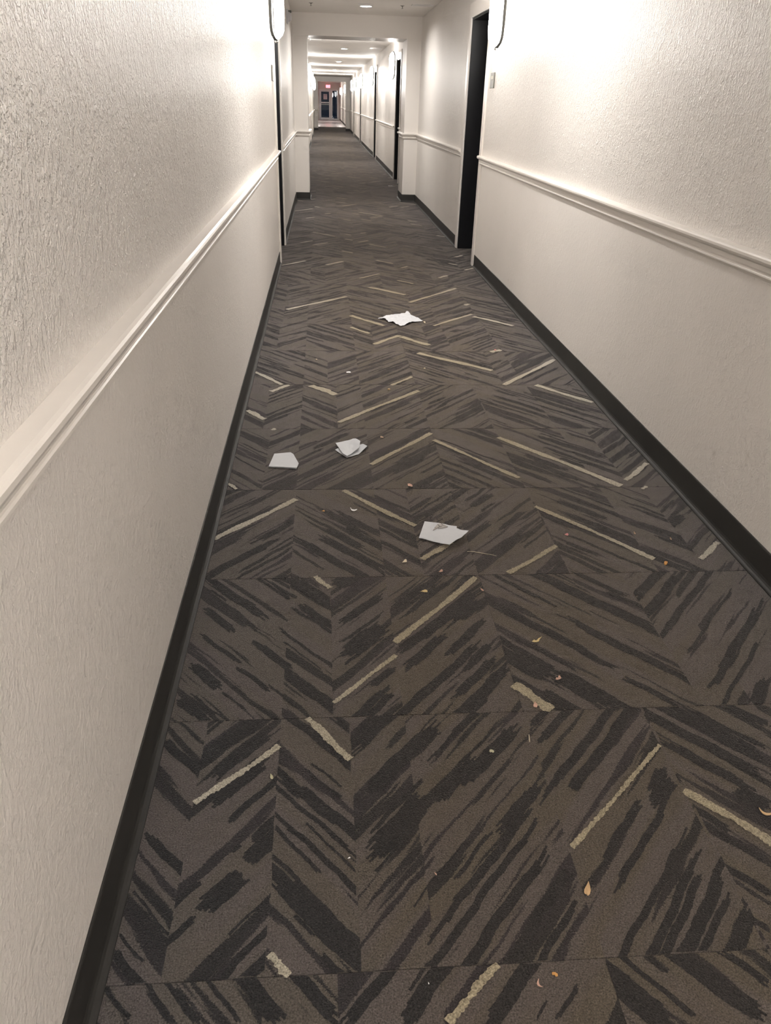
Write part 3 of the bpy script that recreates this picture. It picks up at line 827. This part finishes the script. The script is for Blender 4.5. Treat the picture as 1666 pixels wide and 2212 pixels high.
# ------------------------------------------------------------------ recessed ceiling lights
def make_down():
    root = empty('ceiling_downlight')
    MB().lathe([(.064, 0), (.065, -.022), (.069, -.024), (.082, -.017), (.094, -.008), (.098, -.001), (.098, 0.0)], 0, 0, 32).build('trim_ring', M['white_metal'], root)  # deep inner lip shaped to keep lens light off the archway header
    mb = MB()
    mb.lathe([(.0001, -.005), (.03, -.0045), (.055, -.003), (.0642, -.001)], 0, 0, 32)
    mb.build('lens', M['down'], root)
    return root
DOWN = [(-2.1, 'behind the camera'), (4.4, 'overhead before the first doors'), (10.95, 'just before the near archway'), (19.57, 'first one seen through the near archway'),
        (25.9, 'second one seen through the near archway'), (32.7, 'third one seen through the near archway'),
        (53.0, 'added to brighten the lobby, nearer one'), (62.0, 'added to brighten the lobby, closest to the exit door')]  # lobby pair is added for brightness, unseen behind the far header
proto = make_down()
for i, (y, w) in enumerate(DOWN):
    s = proto if i == 0 else copy_tree(proto)
    s.location = (.50 if y > 12 else .54, y, CEIL if y < 43 else 2.52)
    tag(s, 'round lit recessed ceiling light, %s' % w, 'ceiling light', 'recessed ceiling lights')

# ------------------------------------------------------------------ small fittings
def make_plaque(xin, sgn, y0, y1, z0, z1, label):
    root = empty('room_sign', (xin, (y0+y1)/2, z0))
    inv = Matrix.Translation(root.location).inverted()
    def bx(name, mat, da, db, ya, yb, za, zb, bev=0):
        xa, xb = xin - sgn*da, xin - sgn*db
        o = MB().box(min(xa, xb), max(xa, xb), ya, yb, za, zb).build(name, mat, root, bev); o.matrix_parent_inverse = inv
    bx('plate', M['plaque'], 0, .008, y0, y1, z0, z1, .0015)
    ym = (y0+y1)/2
    # worn raised figures, too small to read in the photograph
    for k, (a, c) in enumerate(((-.038, -.022), (-.010, .006), (.018, .034))):
        bx('figure', M['ink'], .008, .0095, ym + a, ym + c, z0 + (z1-z0)*.58, z0 + (z1-z0)*.80)
    tag(root, label, 'sign')
make_plaque(XR, 1, 6.88, 7.03, 1.425, 1.535, 'small grey room sign on the right wall beside the black door')
make_plaque(XL, -1, 6.93, 7.08, 1.425, 1.535, 'small grey room sign on the left wall beside the black door')

# alarm sounder high on the left wall before the archway
root = empty('alarm_sounder', (XL, 10.35, 2.06))
inv = Matrix.Translation(root.location).inverted()
o = MB().box(XL, XL+.022, 10.28, 10.42, 2.06, 2.20).build('housing', M['plastic'], root, .006); o.matrix_parent_inverse = inv
mb = MB()
rows = []
for i in range(7):
    a = math.pi/2 * i / 6
    rows.append([(XL+.022+.040*math.sin(a), 10.35+.052*math.cos(a)*math.cos(2*math.pi*k/18), 2.13+.052*math.cos(a)*math.sin(2*math.pi*k/18)) for k in range(18)])
mb.grid(rows, 0, True, True); o = mb.build('dome', M['plastic'], root); o.matrix_parent_inverse = inv
o = MB().box(XL+.020, XL+.056, 10.325, 10.375, 2.165, 2.19).build('strobe_window', M['plaque'], root, .004); o.matrix_parent_inverse = inv
tag(root, 'small grey alarm device high on the left wall before the archway', 'alarm')

# ceiling registers
def register(x0, x1, y0, y1, label):
    root = empty('ceiling_vent', ((x0+x1)/2, (y0+y1)/2, CEIL))
    inv = Matrix.Translation(root.location).inverted()
    def bx(name, mat, *a, bev=0):
        o = MB().box(*a).build(name, mat, root, bev); o.matrix_parent_inverse = inv; return o
    t = .016; za, zb = CEIL-.007, CEIL+.001
    bx('frame_side', M['white_metal'], x0, x1, y0, y0+t, za, zb, bev=.001); bx('frame_side', M['white_metal'], x0, x1, y1-t, y1, za, zb, bev=.001)
    bx('frame_side', M['white_metal'], x0, x0+t, y0+t, y1-t, za, zb, bev=.001); bx('frame_side', M['white_metal'], x1-t, x1, y0+t, y1-t, za, zb, bev=.001)
    bx('backing', M['slot'], x0+t, x1-t, y0+t, y1-t, CEIL-.0015, CEIL+.001)
    k = max(3, int((y1-y0-2*t)/.022))
    for i in range(k):
        yy = y0 + t + (y1-y0-2*t) * (i+.5) / k
        bx('slat', M['white_metal'], x0+t, x1-t, yy-.006, yy+.006, za+.001, za+.003)
    tag(root, label, 'vent')
register(1.08, 1.34, 10.72, 10.88, 'slim ceiling vent near the right wall before the near archway')
register(1.05, 1.30, 19.1, 19.5, 'ceiling vent near the right wall beyond the near archway')
register(-.22, .02, 17.0, 17.4, 'ceiling vent near the left wall beyond the near archway')

def sprinkler(x, y, label):
    root = empty('sprinkler_head', (x, y, CEIL))
    MB().lathe([(.026, 0), (.024, -.004), (.010, -.006), (.008, -.014)], 0, 0, 16).build('escutcheon', M['nickel'], root)
    MB().lathe([(.0001, -.032), (.014, -.031), (.014, -.029), (.003, -.027), (.0035, -.012)], 0, 0, 12).build('deflector', M['nickel'], root)
    tag(root, label, 'sprinkler')
sprinkler(-.12, 11.04, 'small sprinkler head on the ceiling toward the left wall')
sprinkler(.98, 10.95, 'small sprinkler head on the ceiling right of the downlight')

# exit sign over the far door
root = empty('exit_sign', (.48, YE-.04, 2.16))
inv = Matrix.Translation(root.location).inverted()
o = MB().box(.30, .66, YE-.05, YE-.002, 2.16, 2.39).build('housing', M['white_metal'], root, .004); o.matrix_parent_inverse = inv
o = MB().box(.315, .645, YE-.0535, YE-.05, 2.175, 2.375).build('face', M['exit_face'], root); o.matrix_parent_inverse = inv
# block letters EXIT
def letter(strokes, x, name):
    mb = MB()
    for s in strokes:
        if s[0] == 'b':
            _, a, c, d, e = s
            mb.box(x + a, x + c, YE-.057, YE-.0535, 2.205 + d, 2.205 + e)
        else:
            _, a, c, d, e, w = s
            p = [(x+a-w, 2.205+c), (x+a+w, 2.205+c), (x+d+w, 2.205+e), (x+d-w, 2.205+e)]
            f = [(q[0], YE-.057, q[1]) for q in p]; k = [(q[0], YE-.0535, q[1]) for q in p]
            mb.grid([k, f], 0, False, True); mb.face(f)
    o = mb.build(name, M['exit'], root); o.matrix_parent_inverse = inv
letter([('b', 0, .016, 0, .14), ('b', .016, .055, 0, .018), ('b', .016, .05, .061, .079), ('b', .016, .055, .122, .14)], .335, 'letter')
letter([('d', .008, 0, .052, .14, .009), ('d', .052, 0, .008, .14, .009)], .415, 'letter')
letter([('b', 0, .016, 0, .14)], .50, 'letter')
letter([('b', .022, .038, 0, .122), ('b', 0, .06, .122, .14)], .55, 'letter')
tag(root, 'red lit EXIT sign above the glass door at the corridor end', 'sign')

# notice taped to the glass door
root = empty('paper_notice', (.27, YE+.04, 1.42))
inv = Matrix.Translation(root.location).inverted()
o = MB().box(.12, .41, YE+.041, YE+.0435, 1.40, 1.745).build('sheet', M['notice'], root); o.matrix_parent_inverse = inv
for i, (a, c) in enumerate(((.16, .37), (.15, .38), (.15, .36), (.15, .37), (.18, .34))):
    z = 1.70 - i * .055
    o = MB().box(a, c, YE+.0405, YE+.0412, z - (.03 if i == 0 else .014), z).build('print_line', M['notice_ink'], root); o.matrix_parent_inverse = inv
tag(root, 'white printed notice taped to the upper pane of the exit door', 'notice')

# ------------------------------------------------------------------ napkins on the carpet
def sheet(name, outline, hfun, thick, mat, parent, cuts=3):
    bm = bmesh.new()
    vs = [bm.verts.new((x, y, 0)) for x, y in outline]
    f = bm.faces.new(vs)
    bmesh.ops.triangulate(bm, faces=[f])
    for _ in range(cuts):
        bmesh.ops.subdivide_edges(bm, edges=list(bm.edges), cuts=1, use_grid_fill=True)
        bmesh.ops.triangulate(bm, faces=list(bm.faces))
    bmesh.ops.recalc_face_normals(bm, faces=list(bm.faces))
    top = list(bm.verts)
    for v in top:
        v.co.z = hfun(v.co.x, v.co.y)
    ret = bmesh.ops.extrude_face_region(bm, geom=list(bm.faces))
    for v in [g for g in ret['geom'] if isinstance(g, bmesh.types.BMVert)]:
        v.co.z -= thick
    bmesh.ops.recalc_face_normals(bm, faces=list(bm.faces))
    me = bpy.data.meshes.new(name); bm.to_mesh(me); bm.free()
    for pl in me.polygons: pl.use_smooth = False
    me.materials.append(mat)
    o = bpy.data.objects.new(name, me); COL.objects.link(o)
    if parent is not None:
        o.parent = parent; o.matrix_parent_inverse = Matrix.Translation(parent.location).inverted()
    return o
def nz(x, y, s, k): return noise.noise(Vector((x*s, y*s, k)))
NA, NB, NC, NC2, ND, NMARK = [[0.3644, 5.17], [0.4272, 5.2307], [0.4916, 5.2941], [0.5355, 5.3011], [0.5576, 5.2746], [0.5838, 5.3375], [0.5949, 5.2424], [0.6084, 5.2429], [0.634, 5.2067], [0.6651, 5.1287], [0.6074, 5.0848], [0.5831, 5.079], [0.5521, 5.0272], [0.5039, 4.984], [0.4809, 5.0152], [0.4576, 5.0795], [0.4282, 5.0687], [0.413, 5.1456]], [[-0.2115, 2.9213], [-0.1451, 2.9334], [-0.1329, 2.9167], [-0.1087, 2.8244], [-0.1155, 2.7767], [-0.2276, 2.7957]], [[0.043, 3.0221], [0.1194, 3.0591], [0.13, 3.0529], [0.1487, 3.0132], [0.1409, 2.9473], [0.0877, 2.8837], [0.0719, 2.9074]], [[0.0399, 2.9638], [0.0521, 2.9774], [0.112, 3.0115], [0.1487, 3.0132], [0.161, 3.0131], [0.1768, 2.9777], [0.1385, 2.9175], [0.0877, 2.8837], [0.0627, 2.9241]], [[0.3448, 2.327], [0.3982, 2.3134], [0.4527, 2.2859], [0.4485, 2.2684], [0.4846, 2.236], [0.4542, 2.1923], [0.4068, 2.1541], [0.3827, 2.1698], [0.3333, 2.2047], [0.3114, 2.2134]], [[0.3636, 2.2576], [0.3717, 2.2768], [0.3864, 2.3027], [0.3985, 2.3074], [0.4226, 2.2821], [0.4016, 2.2712], [0.3816, 2.2668]]

# crumpled sheet farthest away
r = empty('napkin', (.51, 5.15, 0))
def hA(x, y):
    d = math.hypot((x-.51)/.15, (y-5.16)/.16)
    h = .004 + .020 * max(0, 1 - d) + .012 * abs(nz(x, y, 13, 1.3)) + .006 * abs(nz(x, y, 34, 4.1))
    h += .020 * max(0, 1 - math.hypot((x-.575)/.05, (y-5.30)/.07))
    return h
sheet('crumpled_sheet', NA, hA, .0012, M['paper'], r, 4)
tag(r, 'crumpled white paper napkin, farthest of the four on the carpet', 'napkin', 'white paper napkins on the carpet')

r = empty('napkin', (-.17, 2.85, 0))
sheet('lower_layer', [(x*.985 - .0026, y*.998 + .0075) for x, y in NB], lambda x, y: .0035 + .001*nz(x, y, 20, 2), .0010, M['paper'], r, 3)
sheet('upper_layer', NB, lambda x, y: .0062 + .0022*abs(nz(x, y, 16, 7)) + .003*max(0, (2.80 - y)/.03), .0012, M['paper'], r, 3)
tag(r, 'flat folded white napkin with clipped corner, nearest the left wall', 'napkin', 'white paper napkins on the carpet')

r = empty('napkin', (.11, 2.96, 0))
sheet('lower_layer', NC2, lambda x, y: .0045 + .003*abs(nz(x, y, 22, 3)) + .010*max(0, (x-.14)/.04), .0011, M['paper'], r, 3)
sheet('upper_layer', NC, lambda x, y: .0105 + .004*abs(nz(x, y, 18, 9)) + .012*max(0, (x-.10)/.05), .0012, M['paper'], r, 3)
tag(r, 'loosely folded white napkin with two offset layers, left of centre', 'napkin', 'white paper napkins on the carpet')

r = empty('napkin', (.395, 2.24, 0))
def hD(x, y):
    return .007 + .003*abs(nz(x, y, 15, 5)) + .022*max(0, min(1, (x - .36)/.13)) * max(0, min(1, (2.30 - y)/.12)) + .002*nz(x, y, 40, 2)
sheet('upper_layer', ND, hD, .0013, M['paper'], r, 4)
inner = [(.335, 2.222), (.352, 2.314), (.395, 2.304), (.444, 2.280), (.441, 2.262), (.458, 2.243), (.42, 2.20), (.385, 2.186)]
sheet('lower_layer', inner, lambda x, y: .0035, .001, M['paper'], r, 2)
def shrink(pts, k):
    cx = sum(q[0] for q in pts)/len(pts); cy = sum(q[1] for q in pts)/len(pts)
    return [(cx + (x-cx)*k, cy + (y-cy)*k) for x, y in pts]
# faded triangular print, crossed by two light lines
for piece in ([(.3655, 2.2590), (.3720, 2.2745), (.3790, 2.2690)],
              [(.3735, 2.2780), (.3850, 2.2985), (.3905, 2.2800), (.3810, 2.2700)],
              [(.3870, 2.3015), (.3985, 2.3060), (.4030, 2.2890), (.3935, 2.2815)],
              [(.4005, 2.3050), (.4200, 2.2830), (.4065, 2.2880)],
              [(.3840, 2.2685), (.3925, 2.2775), (.4040, 2.2850), (.4180, 2.2805), (.4010, 2.2725)]):
    sheet('printed_mark', piece, lambda x, y: hD(x, y) + .0028, .0026, M['print'], r, 2)
tag(r, 'folded white napkin with faded grey printed mark, nearest the camera', 'napkin', 'white paper napkins on the carpet')

# ------------------------------------------------------------------ dry leaf bits and scraps
def leaf_mat(name, c):
    return simple(name, c, 0.7, spec=0.3, bump=(300, 0.3, 0.0006), vary=0.18, vscale=180)
LM = {'tan': leaf_mat('tan_dry_leaf', (.55, .37, .20)), 'yellow': leaf_mat('yellow_dry_leaf', (.58, .45, .22)), 'pink': leaf_mat('pinkish_dry_leaf', (.55, .34, .26)),
      'cream': leaf_mat('cream_dry_leaf', (.68, .58, .42)), 'orange': leaf_mat('orange_dry_leaf', (.55, .28, .09)), 'green': leaf_mat('pale_green_leaf', (.44, .41, .28)),
      'white': leaf_mat('white_scrap', (.78, .77, .76)), 'straw': leaf_mat('straw_stalk', (.60, .52, .38)), 'rose': leaf_mat('rose_petal_scrap', (.62, .26, .25)),
      'brown': leaf_mat('brown_dry_leaf', (.36, .25, .17))}
LEAF = [[0.4848, 0.8995, -0.0066, -0.0154, -0.0063, 0.0012], [0.5766, 1.6493, -0.015, -0.0034, 0.0013, 0.0091], [0.5938, 1.4948, -0.0085, -0.0037, 0.0002, 0.0076], [0.5088, 1.3987, -0.0014, -0.0112, -0.006, -0.0012], [0.4672, 1.2872, -0.0022, -0.0124, -0.0017, -0.0001], [0.2928, 1.9004, 0.0118, -0.0011, -0.001, -0.0074], [0.3581, 2.0107, 0.0083, 0.0048, 0.0003, -0.0057], [0.2494, 2.0716, 0.0088, 0.0068, 0.0012, -0.0077], [0.4703, 1.9021, 0.0039, -0.0082, -0.0025, -0.0037], [0.9195, 1.0538, 0.0144, -0.0063, -0.0026, -0.0033], [-0.1247, 1.2017, 0.0027, -0.0087, -0.0033, -0.0012], [1.102, 2.0369, -0.0046, -0.0112, -0.0062, 0.0002], [0.8276, 2.231, 0.0065, -0.0027, -0.003, -0.0078], [0.5091, 2.1142, 0.0458, -0.0159, -0.0008, -0.0029], [0.3233, 2.6202, 0.0093, -0.0084, -0.003, -0.0113], [0.1288, 4.0129, 0.0126, 0.0002, -0.0005, -0.0161], [0.3285, 3.7381, 0.0072, 0.0, -0.0017, -0.0215], [0.5552, 4.0922, 0.0052, 0.0001, -0.002, -0.0167], [-0.0456, 4.246, 0.0052, 0.0001, 0.0001, -0.0176], [0.6737, 5.1006, 0.0062, -0.0102, -0.0049, -0.0231], [0.2474, 3.1011, 0.0072, -0.0072, -0.0021, -0.0098], [0.3791, 0.7447, 0.0044, -0.0032, -0.0026, -0.0029], [0.3491, 0.731, 0.0015, -0.0067, -0.002, -0.0007], [0.2017, 0.9469, 0.0021, -0.0035, -0.0011, -0.0009], [0.3708, 1.2513, 0.005, -0.0029, -0.0022, -0.0045], [0.0373, 0.9901, 0.003, 0.0011, 0.0004, -0.0015], [0.0987, 2.4266, 0.012, -0.0058, -0.0007, -0.0052], [1.1976, 14.5853, 0.0283, -0.0513, -0.0162, -0.168], [-0.0104, 2.4219, 0.0058, -0.0001, -0.0, -0.0053], [1.0699, 2.2313, -0.0008, -0.0112, -0.004, -0.0031], [1.1827, 2.1901, -0.0012, -0.0109, -0.0041, -0.003], [0.1631, 0.7432, 0.0005, -0.0022, -0.0008, -0.0002], [1.0279, 4.4566, 0.0071, 0.0002, -0.004, -0.0195]]
INFO = [
 ('leaf', 'tan', 'tear', 'largest tan teardrop leaf lying on the near carpet at right'),
 ('leaf', 'yellow', 'curl', 'curled yellow leaf between the napkins and the large tan leaf'),
 ('leaf', 'pink', 'fold', 'small folded pinkish leaf just below the curled yellow leaf'),
 ('leaf', 'pink', 'tear', 'pinkish pointed leaf resting on a short gold carpet stripe'),
 ('twig', 'straw', 'stick', 'short pale twig below the short thick gold stripe'),
 ('leaf', 'yellow', 'tear', 'narrow yellow leaf lying left of a long gold stripe'),
 ('leaf', 'pink', 'tear', 'slim pink leaf on the seam below the printed napkin'),
 ('leaf', 'cream', 'tear', 'cream leaf left of the seam below the printed napkin'),
 ('leaf', 'pink', 'tear', 'tiny pink leaf at the top end of a long gold stripe'),
 ('leaf', 'tan', 'arc', 'curved tan leaf cut by the right picture edge'),
 ('leaf', 'green', 'tear', 'pale greenish oval leaf beside a gold stripe near the left wall'),
 ('seed', 'orange', 'blob', 'small orange seed on the carpet near the right wall'),
 ('petal', 'rose', 'tear', 'rose-red petal right of the printed napkin'),
 ('straw', 'straw', 'stick', 'long thin straw stalk lying right of the printed napkin'),
 ('leaf', 'pink', 'fold', 'pinkish leaf scrap in the centre of a dark diamond'),
 ('paper_scrap', 'white', 'fold', 'small white scrap between the crumpled napkin and the left wall'),
 ('crumb', 'tan', 'blob', 'tan crumb on the carpet below the crumpled napkin'),
 ('crumb', 'cream', 'blob', 'cream crumb closest below the crumpled napkin'),
 ('crumb', 'cream', 'blob', 'cream crumb left of the crumpled napkin'),
 ('crumb', 'cream', 'blob', 'cream crumb touching the right tip of the crumpled napkin'),
 ('leaf', 'brown', 'fold', 'brownish leaf scrap right of the two-layered napkin'),
 ('leaf', 'orange', 'fold', 'orange-brown leaf scrap closest to the bottom picture edge'),
 ('leaf', 'pink', 'arc', 'curved pink leaf left of the orange-brown scrap at the bottom'),
 ('leaf', 'pink', 'tear', 'thin pink sliver on the near carpet left of the tan leaf'),
 ('leaf', 'green', 'fold', 'khaki leaf scrap left of the short pale twig'),
 ('paper_scrap', 'white', 'tear', 'thin white sliver on the near carpet at left'),
 ('paper_scrap', 'white', 'arc', 'curled white sliver left of the printed napkin'),
 ('paper_scrap', 'white', 'fold', 'white scrap on the carpet just beyond the right pillar'),
 ('leaf', 'orange', 'tear', 'orange sliver near the peak left of the printed napkin'),
 ('leaf', 'brown', 'tear', 'brown sliver left of the orange seed, the farther one'),
 ('leaf', 'brown', 'tear', 'brown sliver just above the orange seed'),
 ('paper_scrap', 'white', 'tear', 'tiny white sliver beside the bottom gold stripe'),
 ('crumb', 'rose', 'blob', 'reddish crumb right of the crumpled napkin near the wall'),
]
SHAPES = {
 'tear': [(-1, 0), (-.6, .30), (-.2, .62), (.25, .92), (.62, .95), (.86, .62), (.80, .12), (.88, -.30), (.66, -.86), (.25, -.95), (-.2, -.66), (-.6, -.34)],
 'curl': [(-1, .95), (-.55, .35), (-.25, -.65), (.2, -.95), (.75, -.85), (1, -.3), (.9, .4), (.5, .75), (.15, .25), (-.35, .7)],
 'fold': [(-1, -.5), (-.2, -1), (.7, -.9), (1, -.2), (.55, .55), (0, .15), (-.3, .9), (-.75, .5)],
 'blob': [(math.cos(k*math.pi/5)*(1 if k % 2 else .85), math.sin(k*math.pi/5)*(1 if k % 3 else .86)) for k in range(10)],
}
for i, ((cx, cy, ax, ay, bx, by), (nm, colr, shp, lab)) in enumerate(zip(LEAF, INFO)):
    A, B = Vector((ax, ay)), Vector((bx, by))
    # a scrap lies flat: its drawn height on a receding floor is partly its own standing height
    if B.length > A.length * 1.1 and shp in ('blob', 'fold'): B = B * (A.length * 0.95 / B.length)
    if abs(cy - 14.58) < .1: A, B = Vector((.045, .03)), Vector((-.02, .035))
    root = empty(nm, (cx, cy, 0))
    ln = max(A.length, B.length)
    lift = min(.006, ln * .35)
    C = Vector((cx, cy))
    if shp == 'stick':
        pts = []
        for k in range(9):
            t = -1 + k/4
            q = C + A * t + B * (2.0 * (t*t - .5) if ln > .03 else .1)
            pts.append((q.x, q.y, .003 + .001*math.sin(k)))
        rr = .0009 if ln > .03 else .0011
        o = MB().tube(pts, [rr*(.6 + .5*math.sin(math.pi*k/8)) for k in range(9)], 6).build('stalk', LM[colr], root)
        o.matrix_parent_inverse = Matrix.Translation(root.location).inverted()
    elif shp == 'arc':
        out = []
        for s in (1, -1):
            seq = range(9) if s == 1 else range(8, -1, -1)
            for k in seq:
                t = -1 + k/4
                w = (1 - t*t) * .75 + .25
                q = C + A * t + B * (s * w + 2.2 * (t*t*-1 + .5))
                out.append((q.x, q.y))
        sheet('blade', out, lambda x, y: .0025 + lift * (((x-cx)**2 + (y-cy)**2) / (ln*ln)) * .8, .0006, LM[colr], root, 1)
    else:
        out = [tuple(C + A * u + B * v) for u, v in SHAPES[shp]]
        hf = (lambda x, y: .004 + lift * .9 * (1 - ((x-cx)**2 + (y-cy)**2) / (ln*ln))) if shp == 'blob' else \
             (lambda x, y: .0022 + lift * abs(((x-cx)*B.x + (y-cy)*B.y) / max(1e-9, B.length_squared)) * .7 + .001*nz(x, y, 200, i))
        sheet('blade' if nm in ('leaf', 'petal') else 'piece', out, hf, .0006 if shp != 'blob' else .0035, LM[colr], root, 2)
    tag(root, lab, {'paper_scrap': 'scrap'}.get(nm, nm), 'dry bits scattered on the carpet')
